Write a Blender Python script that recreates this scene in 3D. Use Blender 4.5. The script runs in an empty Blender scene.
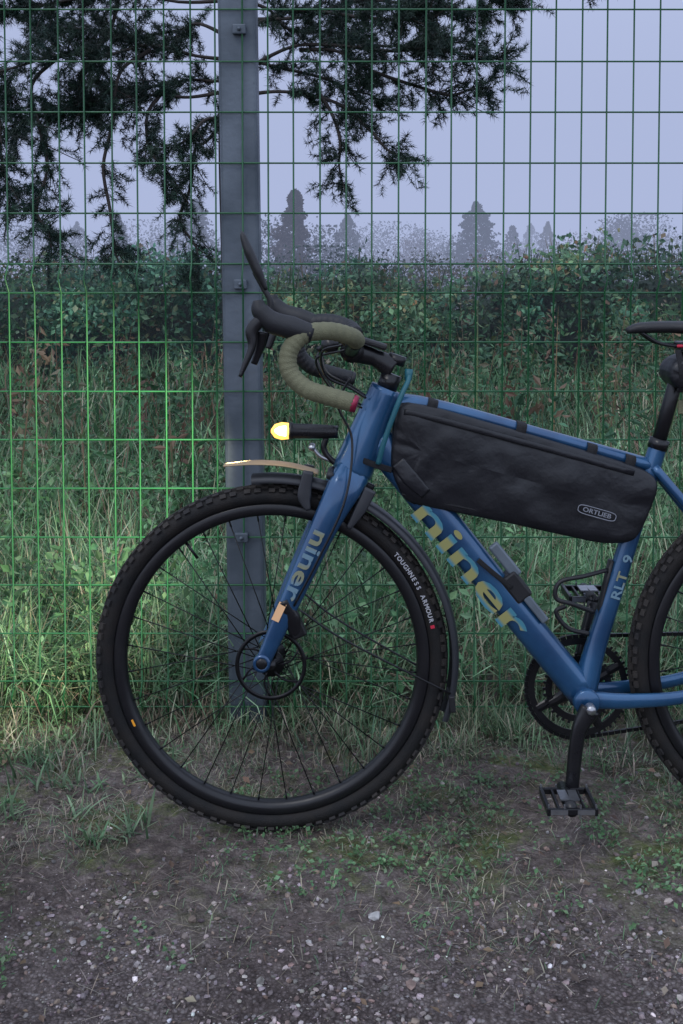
import bpy, bmesh, math, random
import numpy as np
from mathutils import Vector, Matrix
random.seed(7); rng=np.random.default_rng(7)
sc=bpy.context.scene
# ---------------------------------------------------------------- survey of the site
F=1129.0; V0=329.0; U0=341.5; TH=math.radians(3.0); D=2.215; H=1.125
def P(u,v,y=0.0):
    """side-elevation survey coordinate -> metres, in the vertical plane at depth y"""
    a=(u-U0)/F; b=(v-V0)/F
    dy=math.cos(TH)-b*math.sin(TH); dz=-math.sin(TH)-b*math.cos(TH)
    t=(D+y)/dy
    return Vector((a*t,y,H+dz*t))
# ---------------------------------------------------------------- materials
def mat(name,col,rough=.5,metal=0.,var=.15,vscale=20.,bump=0.,bscale=200.,coat=0.,spec=.5,col2=None,rvar=0.):
    m=bpy.data.materials.new(name); m.use_nodes=True; nt=m.node_tree; n=nt.nodes; l=nt.links
    b=n["Principled BSDF"]; b.inputs["Roughness"].default_value=rough; b.inputs["Metallic"].default_value=metal
    b.inputs["Specular IOR Level"].default_value=spec
    b.inputs["Coat Weight"].default_value=coat; b.inputs["Coat Roughness"].default_value=.12
    tc=n.new("ShaderNodeTexCoord"); nz=n.new("ShaderNodeTexNoise"); nz.inputs["Scale"].default_value=vscale; nz.inputs["Detail"].default_value=5
    l.new(tc.outputs["Object"],nz.inputs["Vector"])
    mx=n.new("ShaderNodeMix"); mx.data_type='RGBA'
    c2=col2 if col2 else tuple(c*(1-2*var) for c in col); c1=col if col2 else tuple(c*(1+2*var) for c in col)
    mx.inputs[6].default_value=(*c1,1); mx.inputs[7].default_value=(*c2,1)
    if col2:
        mr0=n.new("ShaderNodeMapRange"); mr0.inputs["From Min"].default_value=.38; mr0.inputs["From Max"].default_value=.62
        l.new(nz.outputs["Fac"],mr0.inputs["Value"]); l.new(mr0.outputs[0],mx.inputs[0])
    else: l.new(nz.outputs["Fac"],mx.inputs[0])
    l.new(mx.outputs[2],b.inputs["Base Color"])
    if rvar:
        mr=n.new("ShaderNodeMapRange"); mr.inputs["From Min"].default_value=.3; mr.inputs["From Max"].default_value=.7
        mr.inputs["To Min"].default_value=rough-rvar; mr.inputs["To Max"].default_value=rough+rvar
        l.new(nz.outputs["Fac"],mr.inputs["Value"]); l.new(mr.outputs[0],b.inputs["Roughness"])
    if bump:
        n2=n.new("ShaderNodeTexNoise"); n2.inputs["Scale"].default_value=bscale; n2.inputs["Detail"].default_value=4
        l.new(tc.outputs["Object"],n2.inputs["Vector"])
        bp=n.new("ShaderNodeBump"); bp.inputs["Strength"].default_value=bump; bp.inputs["Distance"].default_value=.004
        l.new(n2.outputs["Fac"],bp.inputs["Height"]); l.new(bp.outputs[0],b.inputs["Normal"])
    return m
def leafmat(name,trans=.3,rough=.55,vscale=2.):
    m=bpy.data.materials.new(name); m.use_nodes=True; nt=m.node_tree; n=nt.nodes; l=nt.links
    b=n["Principled BSDF"]; b.inputs["Roughness"].default_value=rough; b.inputs["Specular IOR Level"].default_value=.35
    at=n.new("ShaderNodeAttribute"); at.attribute_name="Col"
    tc=n.new("ShaderNodeTexCoord"); nz=n.new("ShaderNodeTexNoise"); nz.inputs["Scale"].default_value=vscale
    l.new(tc.outputs["Object"],nz.inputs["Vector"])
    mr=n.new("ShaderNodeMapRange"); mr.inputs["From Min"].default_value=.3; mr.inputs["From Max"].default_value=.7; mr.inputs["To Min"].default_value=.55; mr.inputs["To Max"].default_value=1.4
    l.new(nz.outputs["Fac"],mr.inputs["Value"])
    vm=n.new("ShaderNodeVectorMath"); vm.operation='SCALE'; l.new(at.outputs["Color"],vm.inputs[0]); l.new(mr.outputs[0],vm.inputs["Scale"])
    l.new(vm.outputs[0],b.inputs["Base Color"])
    if trans>0:
        tr=n.new("ShaderNodeBsdfTranslucent"); l.new(vm.outputs[0],tr.inputs["Color"])
        ms=n.new("ShaderNodeMixShader"); ms.inputs[0].default_value=trans
        l.new(b.outputs[0],ms.inputs[1]); l.new(tr.outputs[0],ms.inputs[2]); l.new(ms.outputs[0],n["Material Output"].inputs["Surface"])
    return m
def stripemat(name,c1,c2,dirv,freq,thr=0.):
    m=mat(name,c1,.42,.1,.1,14); n=m.node_tree.nodes; l=m.node_tree.links; b=n["Principled BSDF"]
    tc=n.new("ShaderNodeTexCoord"); dt=n.new("ShaderNodeVectorMath"); dt.operation='DOT_PRODUCT'; dt.inputs[1].default_value=dirv
    l.new(tc.outputs["Object"],dt.inputs[0])
    mu=n.new("ShaderNodeMath"); mu.operation='MULTIPLY'; mu.inputs[1].default_value=freq; l.new(dt.outputs["Value"],mu.inputs[0])
    si=n.new("ShaderNodeMath"); si.operation='SINE'; l.new(mu.outputs[0],si.inputs[0])
    mr=n.new("ShaderNodeMapRange"); mr.inputs["From Min"].default_value=thr-.5; mr.inputs["From Max"].default_value=thr+.5; l.new(si.outputs[0],mr.inputs["Value"])
    mx=n.new("ShaderNodeMix"); mx.data_type='RGBA'; mx.inputs[6].default_value=(*c1,1); mx.inputs[7].default_value=(*c2,1)
    l.new(mr.outputs[0],mx.inputs[0]); l.new(mx.outputs[2],b.inputs["Base Color"]); return m
M={}
M['blue']=mat("blue_frame_paint",(.022,.098,.215),.30,.38,.12,9,coat=.65,col2=(.012,.058,.145))
M['black']=mat("black_anodised",(.008,.008,.010),.33,.2,.2,40,rvar=.08)
M['plastic']=mat("black_plastic",(.008,.008,.010),.5,0,.2,30,bump=.15,bscale=400)
M['fender']=mat("grey_fender_plastic",(.022,.024,.029),.42,0,.2,15,rvar=.1)
M['rubber']=mat("tyre_rubber",(.0070,.0070,.0075),.7,0,.3,25,bump=.3,bscale=350,spec=.3,col2=(.013,.011,.010))
M['tread']=mat("dusty_tread_rubber",(.017,.016,.017),.75,0,.3,25,bump=.3,bscale=350,spec=.35,col2=(.034,.029,.025))
M['rim']=mat("carbon_rim",(.007,.007,.009),.36,.1,.25,20,rvar=.08)
M['steel']=mat("steel",(.35,.36,.38),.3,.9,.15,60)
M['spoke']=mat("black_spoke",(.012,.012,.014),.35,.6,.1,60)
M['tape']=mat("khaki_bar_tape",(.14,.14,.080),.7,0,.15,45,bump=.5,bscale=500)
M['hood']=mat("rubber_hood",(.007,.008,.011),.5,0,.2,40,bump=.2,bscale=600)
M['bag']=mat("black_bag_fabric",(.0050,.0055,.0085),.43,0,.25,6,bump=.8,bscale=24,rvar=.1)
M['strap']=mat("black_webbing",(.006,.006,.008),.8,0,.2,60,bump=.5,bscale=900)
M['logo']=stripemat("gold_and_teal_lettering",(.28,.27,.10),(.05,.20,.27),(.78,0,.63),175.,.45)
M['logo2']=stripemat("pale_lettering",(.15,.25,.32),(.24,.25,.16),(.25,0,.97),90.)
M['gold']=mat("copper_reflective_sticker",(.85,.50,.26),.35,.0,.1,30)
M['grey']=mat("grey_label",(.20,.21,.24),.5,0,.1,60)
M['white']=mat("white_print",(.42,.42,.45),.5,0,.1,60)
M['red']=mat("red_plastic",(.5,.02,.05),.4,0,.1,60)
M['pink']=mat("magenta_bar_plug",(.25,.015,.05),.35,.3,.1,60)
M['orange']=mat("orange_reflector",(.85,.35,.03),.35,0,.1,60)
M['teal']=mat("teal_cable",(.01,.10,.13),.5,0,.15,40)
M['lit_tip']=mat("lamplit_fender_tip",(.34,.245,.14),.5,.0,.1,30)  # tan tone: warm headlight spill painted into the fender tip colour
M['pump']=mat("grey_tool",(.13,.16,.19),.4,.3,.15,30)
M['wire']=mat("green_coated_wire",(.012,.095,.032),.4,0,.2,25,rvar=.1)
M['post']=mat("galvanised_post",(.115,.14,.17),.5,.3,.2,5,bump=.25,bscale=60,col2=(.062,.080,.10),rvar=.12)
M['bark']=mat("pine_bark",(.03,.024,.022),.9,0,.35,14,bump=1.,bscale=40)
M['leaf']=leafmat("leaf")
M['needle']=leafmat("pine_needles",.1)
M['stone']=leafmat("pebble",0,.75,60.)
M['far']=leafmat("far_foliage",.1,.8,.4)
# ---------------------------------------------------------------- helpers
def empty(name):
    e=bpy.data.objects.new(name,None); e.empty_display_size=.1; sc.collection.objects.link(e); return e
def fast(name,Vt,Fc,m,parent=None,cols=None,smooth=False):
    me=bpy.data.meshes.new(name)
    Vt=np.asarray(Vt,float)
    me.from_pydata(Vt.tolist(),[],Fc.tolist() if isinstance(Fc,np.ndarray) else Fc)
    if cols is not None:
        a=me.color_attributes.new("Col",'FLOAT_COLOR','POINT')
        c=np.ones((len(Vt),4)); c[:,:3]=cols; a.data.foreach_set("color",c.ravel())
    me.materials.append(m); me.update()
    if smooth: me.shade_smooth()
    o=bpy.data.objects.new(name,me); sc.collection.objects.link(o)
    if parent: o.parent=parent
    return o
def catmull(pts,k=8):
    pts=[np.array(p,float) for p in pts]
    if len(pts)<3:
        return [pts[0]*(1-t)+pts[1]*t for t in np.linspace(0,1,k+1)]
    e=[2*pts[0]-pts[1]]+pts+[2*pts[-1]-pts[-2]]
    out=[]
    for i in range(1,len(e)-2):
        for j in range(k):
            t=j/k; a,b,c,d=e[i-1:i+3]
            out.append(.5*((2*b)+(-a+c)*t+(2*a-5*b+4*c-d)*t*t+(-a+3*b-3*c+d)*t**3))
    out.append(pts[-1]); return out
def sweepVF(pts,rads,k=8,sides=12,n=2.,flat=False,rib=0,smooth=True):
    R=[np.array(r if isinstance(r,(tuple,list)) else (r,r),float) for r in (rads if isinstance(rads,list) else [rads]*len(pts))]
    C=catmull(pts,k) if smooth else [np.array(p,float) for p in pts]
    if smooth:
        m=len(R)-1; RR=[]
        for i in range(len(C)):
            s=i/(len(C)-1)*m; j=min(int(s),m-1); RR.append(R[j]*(1-(s-j))+R[j+1]*(s-j))
    else: RR=R
    C=np.array(C); T=np.gradient(C,axis=0); T/=np.linalg.norm(T,axis=1)[:,None]+1e-12
    Vt=[];prev=None
    for i,(c,t,r) in enumerate(zip(C,T,RR)):
        if flat or prev is None:
            ref=np.array([0,1.,0]) if abs(t[1])<.95 else np.array([1.,0,0])
            B=ref-t*np.dot(ref,t)
        else: B=prev-t*np.dot(prev,t)
        B/=np.linalg.norm(B); prev=B; N=np.cross(t,B)
        f=1+ (rib*(((i%4)/3.)-.5) if rib else 0)
        for s in range(sides):
            a=2*math.pi*s/sides; ca,sa=math.cos(a),math.sin(a)
            x=math.copysign(abs(ca)**(2/n),ca)*r[0]*f; y=math.copysign(abs(sa)**(2/n),sa)*r[1]*f
            Vt.append(c+N*x+B*y)
    Fc=[]
    for i in range(len(C)-1):
        for s in range(sides):
            s2=(s+1)%sides; Fc.append([i*sides+s,i*sides+s2,(i+1)*sides+s2,(i+1)*sides+s])
    Fc.append(list(range(sides))[::-1]); Fc.append([(len(C)-1)*sides+s for s in range(sides)])
    return Vt,Fc
def sweep(name,pts,rads,m,parent=None,**kw):
    Vt,Fc=sweepVF(pts,rads,**kw); o=fast(name,Vt,Fc,m,parent,smooth=True)
    return o
def multi(name,parts,m,parent=None,smooth=True):
    Vt=[];Fc=[]
    for v,f in parts:
        o=len(Vt); Vt+=list(v); Fc+=[[i+o for i in q] for q in f]
    return fast(name,Vt,Fc,m,parent,smooth=smooth)
def revVF(prof,c,segs=96,a0=0,a1=2*math.pi,closed=False):
    full=abs(a1-a0-2*math.pi)<1e-6; na=segs if full else segs+1; k=len(prof)
    Vt=[];Fc=[]
    for i in range(na):
        a=a0+(a1-a0)*i/segs; ca,sa=math.cos(a),math.sin(a)
        for r,y in prof: Vt.append((c[0]+r*ca,c[1]+y,c[2]+r*sa))
    for i in range(segs):
        i2=(i+1)%na
        for j in range(k if closed else k-1):
            j2=(j+1)%k; Fc.append([i*k+j,i*k+j2,i2*k+j2,i2*k+j])
    return Vt,Fc
def rev(name,prof,c,m,parent=None,**kw):
    Vt,Fc=revVF(prof,c,**kw); return fast(name,Vt,Fc,m,parent,smooth=True)
def boxesVF(C,A,S):
    C=np.asarray(C,float);A=np.asarray(A,float);S=np.asarray(S,float)
    sg=np.array([[x,y,z] for x in(-1,1) for y in(-1,1) for z in(-1,1)],float)
    V_=C[:,None,:]+np.einsum('nkj,nji->nki',sg[None]*S[:,None,:],A)
    f=np.array([[0,1,3,2],[4,6,7,5],[0,4,5,1],[2,3,7,6],[0,2,6,4],[1,5,7,3]])
    Fc=(np.arange(len(C))[:,None,None]*8+f[None]).reshape(-1,4)
    return V_.reshape(-1,3),Fc
def bevel(o,w,seg=2):
    b=o.modifiers.new("bevel",'BEVEL'); b.width=w; b.segments=seg; b.limit_method='ANGLE'; return o
def box(name,c,half,m,parent=None,ang=0,bev=.002):
    ca,sa=math.cos(ang),math.sin(ang)
    A=[[[ca,0,sa],[0,1,0],[-sa,0,ca]]]
    v,f=boxesVF([list(c)],A,[half]); o=fast(name,v,f,m,parent)
    if bev: bevel(o,bev)
    return o
def textVF(s,size,origin,d,shear=0,extr=.0003,center=True,stretch=1.):
    cu=bpy.data.curves.new("t",'FONT'); cu.body=s; cu.size=size; cu.extrude=extr; cu.shear=shear
    cu.align_x='CENTER' if center else 'LEFT'; cu.align_y='CENTER'; cu.resolution_u=3; cu.offset=size*.02
    ob=bpy.data.objects.new("t",cu); sc.collection.objects.link(ob); bpy.context.view_layer.update()
    me=bpy.data.meshes.new_from_object(ob)
    d=Vector(d).normalized(); z=Vector((0,-1,0)); up=z.cross(d)
    Vt=[tuple(Vector(origin)+d*(v.co.x*stretch)+up*v.co.y+z*v.co.z) for v in me.vertices]; Fc=[list(p.vertices) for p in me.polygons]
    bpy.data.objects.remove(ob); bpy.data.curves.remove(cu); bpy.data.meshes.remove(me)
    return Vt,Fc
def hsh(ix,iy,s):
    h=(ix.astype(np.int64)*374761393+iy.astype(np.int64)*668265263+s*1442695041)&0x7fffffff
    h=((h^(h>>13))*1274126177)&0x7fffffff
    return ((h^(h>>16))&0xffff)/65535.
def vn(x,y,s=0):
    x=np.asarray(x,float);y=np.asarray(y,float)
    ix=np.floor(x);iy=np.floor(y);fx=x-ix;fy=y-iy;fx=fx*fx*(3-2*fx);fy=fy*fy*(3-2*fy)
    a=hsh(ix,iy,s);b=hsh(ix+1,iy,s);c=hsh(ix,iy+1,s);d=hsh(ix+1,iy+1,s)
    return (a*(1-fx)+b*fx)*(1-fy)+(c*(1-fx)+d*fx)*fy
def fbm(x,y,s=0,o=4):
    r=0;a=.5
    for i in range(o): r=r+a*vn(x*2**i,y*2**i,s+i); a*=.5
    return r
def ground_z(x,y):
    near=np.exp(-((np.asarray(x)/6)**2+(np.asarray(y)/6)**2))
    z=(fbm(x*8,y*8,3)-.47)*.026*near+(fbm(x*45,y*45,9,3)-.42)*.014*near
    z=z*np.clip((np.abs(np.asarray(y))*8),.2,1)
    return z
def blades(name,base,h,w,phi0,phi1,head,cols,m,parent=None):
    N=len(base); ts=[0,.4,.75,1.]; pos=base.copy(); rows=[];prev=0
    hd=np.stack([np.cos(head),np.sin(head),0*head],1); sd=np.stack([-np.sin(head),np.cos(head),0*head],1)
    ww=[.8,1.,.7,.06]
    for i,t in enumerate(ts):
        if i:
            dt=t-prev; ph=phi0+phi1*(t+prev)/2
            pos=pos+(hd*np.sin(ph)[:,None]+np.array([0,0,1.])*np.cos(ph)[:,None])*(h*dt)[:,None]
        prev=t
        rows.append(pos-sd*(w*ww[i]/2)[:,None]); rows.append(pos+sd*(w*ww[i]/2)[:,None])
    V_=np.stack(rows,1).reshape(-1,3)
    f=np.array([[0,1,3,2],[2,3,5,4],[4,5,7,6]])
    Fc=(np.arange(N)[:,None,None]*8+f[None]).reshape(-1,4)
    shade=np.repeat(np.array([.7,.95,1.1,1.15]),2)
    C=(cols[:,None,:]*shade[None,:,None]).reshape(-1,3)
    return fast(name,V_,Fc,m,parent,C)
def rdir(N,zb=0.):
    d=rng.normal(size=(N,3)); d[:,2]+=zb; return d/np.linalg.norm(d,axis=1)[:,None]
def leavesVF(pos,size,zb=0.,aspect=.5):
    N=len(pos); a=rdir(N); b=rdir(N)
    if zb: nrm=rdir(N,zb); a=a-nrm*np.sum(a*nrm,1)[:,None]; a/=np.linalg.norm(a,axis=1)[:,None]; b=np.cross(nrm,a)
    else: b=b-a*np.sum(a*b,1)[:,None]; b/=np.linalg.norm(b,axis=1)[:,None]
    s=size[:,None]
    n=np.cross(a,b)
    V_=np.stack([pos-a*s*.5,pos+b*s*aspect*.5+n*s*.1,pos+a*s*.5,pos-b*s*aspect*.5+n*s*.1],1).reshape(-1,3)
    return V_,np.arange(N*4).reshape(-1,4)
def palette(N,cols,p,j=.25):
    c=np.array(cols)[rng.choice(len(cols),N,p=p)]
    return c*(1+rng.uniform(-j,j,(N,1)))*(1+rng.uniform(-.08,.08,(N,3)))

# ================================================================ BICYCLE
bike=empty("bicycle")
WR=.351
FC=np.array(P(272,650)); RC=np.array(P(804,650))
FC[2]=WR+.0;RC[2]=WR
def wheel(tag,c,text):
    w=empty(tag); w.parent=bike
    prof=[]
    for i in range(20):
        a=math.radians(-150+300*i/19); prof.append((.3285+.0180*math.cos(a),.0200*math.sin(a)))
    rev("tyre",prof,c,M['rubber'],w,segs=120,closed=True)
    C=[];A=[];S=[]
    n=88
    for i in range(n):
        for row,(lat,off,hw,hl,ht) in enumerate([(0,0,.0034,.0070,.0030),(.0078,.5,.0034,.0066,.0032),(-.0078,.5,.0034,.0066,.0032),(.0162,0,.0042,.0062,.0050),(-.0162,0,.0042,.0062,.0050)]):
            a=2*math.pi*(i+off)/n+ (.006 if i%2 else -.006)*(abs(lat)>.01); th=math.asin(min(.99,abs(lat)/.0205))*np.sign(lat)
            rr=.3285+.0190*math.cos(th)
            er=np.array([math.cos(a),0,math.sin(a)]);et=np.array([-math.sin(a),0,math.cos(a)]);ey=np.array([0,1.,0])
            nr=er*math.cos(th)+ey*math.sin(th); sd=np.cross(et,nr)
            C.append(c+er*rr+ey*.0195*math.sin(th)); A.append([nr,et,sd]); S.append([ht,hl,hw])
    v,f=boxesVF(C,A,S); fast("tread_knobs",v,f,M['tread'],w)
    rev("rim",[(.314,-.0125),(.311,-.0145),(.300,-.0150),(.291,-.0115),(.288,0),(.291,.0115),(.300,.0150),(.311,.0145),(.314,.0125)],c,M['rim'],w,segs=120,closed=True)
    sp=[]
    for i in range(32):
        side=-1 if i%2 else 1; a=2*math.pi*(i+.5)/32
        k=(i//2)%2; ha=a+(.95 if k else -.95)
        p0=c+np.array([.022*math.cos(ha),side*.027,.022*math.sin(ha)]); p1=c+np.array([.291*math.cos(a),side*.002,.291*math.sin(a)])
        sp.append(sweepVF([p0,p1],.00115,k=1,sides=5))
        pm=p1+(p0-p1)*.05; sp.append(sweepVF([p1,pm],.0019,k=1,sides=6))
    multi("spokes",sp,M['spoke'],w)
    rev("hub",[(.0,-.048),(.009,-.048),(.010,-.036),(.026,-.031),(.026,-.026),(.013,-.02),(.012,.02),(.026,.026),(.026,.031),(.01,.036),(.009,.048),(0,.048)],c,M['black'],w,segs=32)
    parts=[revVF([(.062,-.0395),(.070,-.0395),(.070,-.0378),(.062,-.0378)],c,closed=True)]
    for i in range(6):
        a=i*math.pi/3; 
        parts.append(sweepVF([c+np.array([.015*math.cos(a),-.0386,.015*math.sin(a)]),c+np.array([.040*math.cos(a+.2),-.0386,.040*math.sin(a+.2)]),c+np.array([.063*math.cos(a+.5),-.0386,.063*math.sin(a+.5)])],[(.002,.0008)]*3,k=3,sides=6,flat=True))
    multi("disc_rotor",parts,M['spoke'],w)
    sweep("valve",[c+np.array([.29*math.cos(2.2),0,.29*math.sin(2.2)]),c+np.array([.25*math.cos(2.2),0,.25*math.sin(2.2)])],.003,M['black'],w,k=1)
    if text:
        parts=[]; s="TOUGHNESS"; s2="ARMOUR"
        ang=math.radians(41)
        for ch in s+" "+s2:
            if ch!=" ":
                r=.326; er=np.array([math.cos(ang),0,math.sin(ang)]); dd=(math.sin(ang),0,-math.cos(ang))
                parts.append(textVF(ch,.0125,c+er*r+np.array([0,-.0208,0]),dd))
            ang-=math.radians(1.75)
        multi("tyre_print",parts,M['white'],w,smooth=False)
        a=ang-.01
        v,f=boxesVF([c+np.array([.326*math.cos(a),-.0206,.326*math.sin(a)])],[[[math.cos(a),0,math.sin(a)],[0,1,0],[-math.sin(a),0,math.cos(a)]]],[[.004,.0008,.003]])
        fast("tyre_print_mark",v,f,M['red'],w)
        a=math.radians(204.5)
        v,f=boxesVF([c+np.array([.302*math.cos(a),-.0158,.302*math.sin(a)])],[[[math.cos(a),0,math.sin(a)],[0,1,0],[-math.sin(a),0,math.cos(a)]]],[[.0020,.0008,.007]])
        fast("rim_reflector",v,f,M['orange'],w)
    return w
wheel("front_wheel",FC,True); wheel("rear_wheel",RC,False)
# frame
sweep("down_tube",[P(376,440),P(410,480),P(500,592),P(583,694)],[(.033,.026),(.033,.027),(.031,.027),(.031,.03)],M['blue'],bike,n=2.8,sides=20,flat=True)
sweep("head_tube",[P(352,472),P(370,428),P(387,388)],[.041,.036,.032],M['blue'],bike,sides=20)
sweep("top_tube",[P(385,404),P(430,405),P(540,434),P(652,466)],[(.022,.022),(.014,.019),(.012,.017),(.014,.017)],M['blue'],bike,flat=True,sides=16)
sweep("seat_tube",[P(584,690),P(596,645),P(624,556),P(653,462),P(658,446)],[(.026,.028),(.021,.02),(.019,.018),(.018,.018),(.0175,.0175)],M['blue'],bike,flat=True,sides=16)
rev("bottom_bracket_shell",[(0,-.040),(.023,-.040),(.026,-.036),(.026,.036),(.023,.040),(0,.040)],np.array(P(583,696)),M['blue'],bike,segs=32)
sweep("seat_clamp",[P(657,449),P(660,439)],.0195,M['black'],bike,k=1,sides=20)
sweep("seatpost",[P(655,455),P(684,352)],.0140,M['black'],bike,k=2,sides=16)
for s in(-1,1):
    sweep("seat_stay",[P(652,466)+Vector((0,s*.012,0)),P(690,512)+Vector((0,s*.034,0)),P(745,580)+Vector((0,s*.05,0)),P(800,645)+Vector((0,s*.062,0))],[.010,.009,.008,.009],M['blue'],bike)
    sweep("chain_stay",[P(590,696)+Vector((0,s*.022,0)),P(630,694)+Vector((0,s*.036,0)),P(690,686)+Vector((0,s*.045,0)),P(802,652)+Vector((0,s*.062,0))],[(.018,.009),(.015,.008),(.013,.009),(.010,.008)],M['blue'],bike,flat=True)
    sweep("fork_blade",[P(263,655)+Vector((0,s*.058,0)),P(272,636)+Vector((0,s*.058,0)),P(298,578)+Vector((0,s*.056,0)),P(326,518)+Vector((0,s*.052,0)),P(343,486)+Vector((0,s*.040,0)),P(352,472)+Vector((0,s*.016,0))],
        [(.015,.009),(.016,.010),(.022,.013),(.027,.016),(.034,.021),(.036,.024)],M['blue'],bike,flat=True,sides=18,n=2.4)
rev("thru_axle",[(0,-.072),(.006,-.072),(.011,-.070),(.012,-.050),(.012,.05),(.011,.068),(0,.070)],np.array([P(264,652)[0],0,P(264,652)[2]]),M['black'],bike,segs=24)
rev("dropout_ring",[(.009,-.0700),(.017,-.0700),(.017,-.052),(.009,-.052)],np.array([P(264,652)[0],0,P(264,652)[2]]),M['blue'],bike,segs=24,closed=True)
sweep("headset_spacers",[P(386,390),P(392,374)],.0205,M['black'],bike,k=1,sides=20)
# lettering
d=(P(583,694)-P(410,480)).normalized()
multi("down_tube_lettering",[textVF("niner",.080,P(469,565)+Vector((0,-.0288,0)),d,shear=.0,stretch=1.95)],M['logo'],bike,smooth=False)
d=(P(322,522)-P(283,605)).normalized()
multi("fork_lettering",[textVF("niner",.044,P(307,556)+Vector((0,-.0710,0)),-d,stretch=1.6)],M['logo2'],bike,smooth=False)
dn=(P(290,597)-P(276,627)).normalized()
box("fork_sticker",P(279,612,-.0700),(.019,.0008,.0075),M['gold'],bike,ang=math.atan2(dn[2],dn[0]),bev=0)
d=(P(640,505)-P(612,592)).normalized()
multi("seat_tube_lettering",[textVF("RLT  9",.026,P(620,575)+Vector((0,-.0192,0)),d,stretch=1.3)],M['logo2'],bike,smooth=False)
sweep("brake_caliper",[P(283,600,-.062),P(292,618,-.056),P(296,634,-.052)],[(.010,.010),(.017,.012),(.013,.010)],M['black'],bike,flat=True,n=3)
box("caliper_body",P(297,628,-.05),(.015,.012,.018),M['black'],bike,ang=.4,bev=.004)
sweep("brake_hose",[P(350,378,-.06),P(338,405,-.05),P(352,440,-.045),P(345,500,-.080),P(318,560,-.082),P(294,606,-.07)],.0024,M['black'],bike,sides=8)
# fender
pr=[(-.004,-.029),(.004,-.027),(.009,-.018),(.011,0),(.009,.018),(.004,.027),(-.004,.029),(-.0055,.0275),(.002,.025),(.007,.017),(.009,0),(.007,-.017),(.002,-.025),(-.0055,-.0275)]
pr=[(.362+a,b) for a,b in pr]
rev("front_fender",pr,FC,M['fender'],bike,segs=70,a0=math.radians(-19),a1=math.radians(96),closed=True)
sweep("fender_tip",[P(318,472),P(290,465),P(258,462.5),P(224,465)],[(.0018,.024),(.0018,.026),(.0018,.026),(.0016,.016)],M['lit_tip'],bike,flat=True,n=4)
for s in(-1,1):
    sweep("fender_bracket",[P(309,468)+Vector((0,s*.034,0)),P(305,492)+Vector((0,s*.036,0)),P(309,506)+Vector((0,s*.038,0))],[(.010,.004),(.014,.004),(.005,.003)],M['fender'],bike,flat=True,n=4)
    sweep("fender_bracket_rear",[P(370,486)+Vector((0,s*.034,0)),P(360,505)+Vector((0,s*.038,0)),P(348,524)+Vector((0,s*.042,0))],[(.013,.004),(.012,.004),(.005,.003)],M['fender'],bike,flat=True,n=4)
    sweep("fender_stay",[P(300,600)+Vector((0,s*.062,0)),P(345,632)+Vector((0,s*.05,0)),P(449,688)+Vector((0,s*.030,0))],.0021,M['black'],bike,sides=8)
sweep("fender_bridge",[P(330,476,-.045),P(332,470,0),P(330,476,.045)],.008,M['fender'],bike,sides=10)
box("fender_end_cap",P(451,699,0),(.006,.031,.017),M['plastic'],bike,ang=.1,bev=.003)
# stem & bars
sweep("stem",[P(393,368),P(375,358),P(355,352)],[(.024,.022),(.017,.018),(.021,.024)],M['black'],bike,flat=True,sides=16,n=2.6)
sweep("stem_cap",[P(395,364),P(398,355)],[.019,.018],M['black'],bike,k=1,sides=20)
sweep("stem_faceplate",[P(352,351,-.026),P(352,351,.026)],.0235,M['black'],bike,k=2,sides=18)
def mir(pts,s): return [Vector((p[0],p[1]*(-s),p[2])) for p in pts]
near_top=[P(352,351,0),P(352,348,-.06),P(356,342,-.115)]
near_tape=[P(357,341,-.115),P(350,336,-.155),P(328,331,-.187),P(303,335,-.203),P(289,352,-.208),P(290,372,-.212),P(305,388,-.218),P(328,396,-.222),P(353,403,-.226)]
for s in(-1,1):
    sg=-1 if s==-1 else 1
    sweep("handlebar_clamp_section",mir(near_top,sg),.0150,M['black'],bike)
    tp=mir(near_tape,sg)
    sweep("handlebar_tape",tp,[.0165]*9,M['tape'] if s==-1 else M['hood'],bike,k=14,sides=14,rib=.06)
    sweep("bar_end_plug",mir([P(352,403,-.2258),P(357,404.5,-.227)],sg),[.0165,.015],M['pink'] if s==-1 else M['hood'],bike,k=1,sides=16)
    sweep("brake_hood",mir([P(312,334,-.200),P(292,328,-.205),P(272,322,-.21),P(260,310,-.212),P(258,300,-.212)],sg),[(.017,.016),(.021,.018),(.020,.017),(.016,.014),(.009,.009)],M['hood'],bike,flat=True,k=6,sides=14)
    sweep("brake_lever",mir([P(263,318,-.214),P(252,330,-.216),P(252,346,-.218),P(246,362,-.222),P(240,377,-.226)],sg),[(.012,.009),(.012,.008),(.007,.007),(.006,.007),(.0035,.005)],M['black'],bike,flat=True,k=6)
    sweep("shift_paddle",mir([P(262,332,-.205),P(260,346,-.20),P(254,364,-.196)],sg),[(.010,.004),(.008,.004),(.006,.003)],M['black'],bike,flat=True)
    sweep("cable",mir([P(342,345,-.12),P(322,352,-.09),P(326,376,-.05),P(350,388,-.03),P(366,398,-.022)],sg),.0024,M['black'],bike,sides=8)
    sweep("cable_loop",mir([P(345,350,-.10),P(316,360,-.06),P(334,392,-.03),P(362,408,-.025)],sg),.0022,M['black'],bike,sides=8)
mirr=empty("handlebar_mirror"); 
sweep("mirror_arm",[P(270,312,-.19),P(270,300,-.19),P(262,286,-.19),P(254,272,-.19)],[.006,.0055,.0045,.004],M['plastic'],mirr,k=5)
sweep("mirror_housing",[P(266,290,-.19),P(258,272,-.19),P(249,252,-.19),P(243,236,-.19),P(242,231,-.19)],[(.004,.006),(.009,.016),(.009,.018),(.0055,.011),(.001,.002)],M['plastic'],mirr,flat=True,k=6)
rev("bell",[(0,-.02),(.012,-.018),(.017,-.008),(.018,.004),(0,.006)],np.array(P(330,345,-.05)),M['black'],bike,segs=24)
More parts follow.
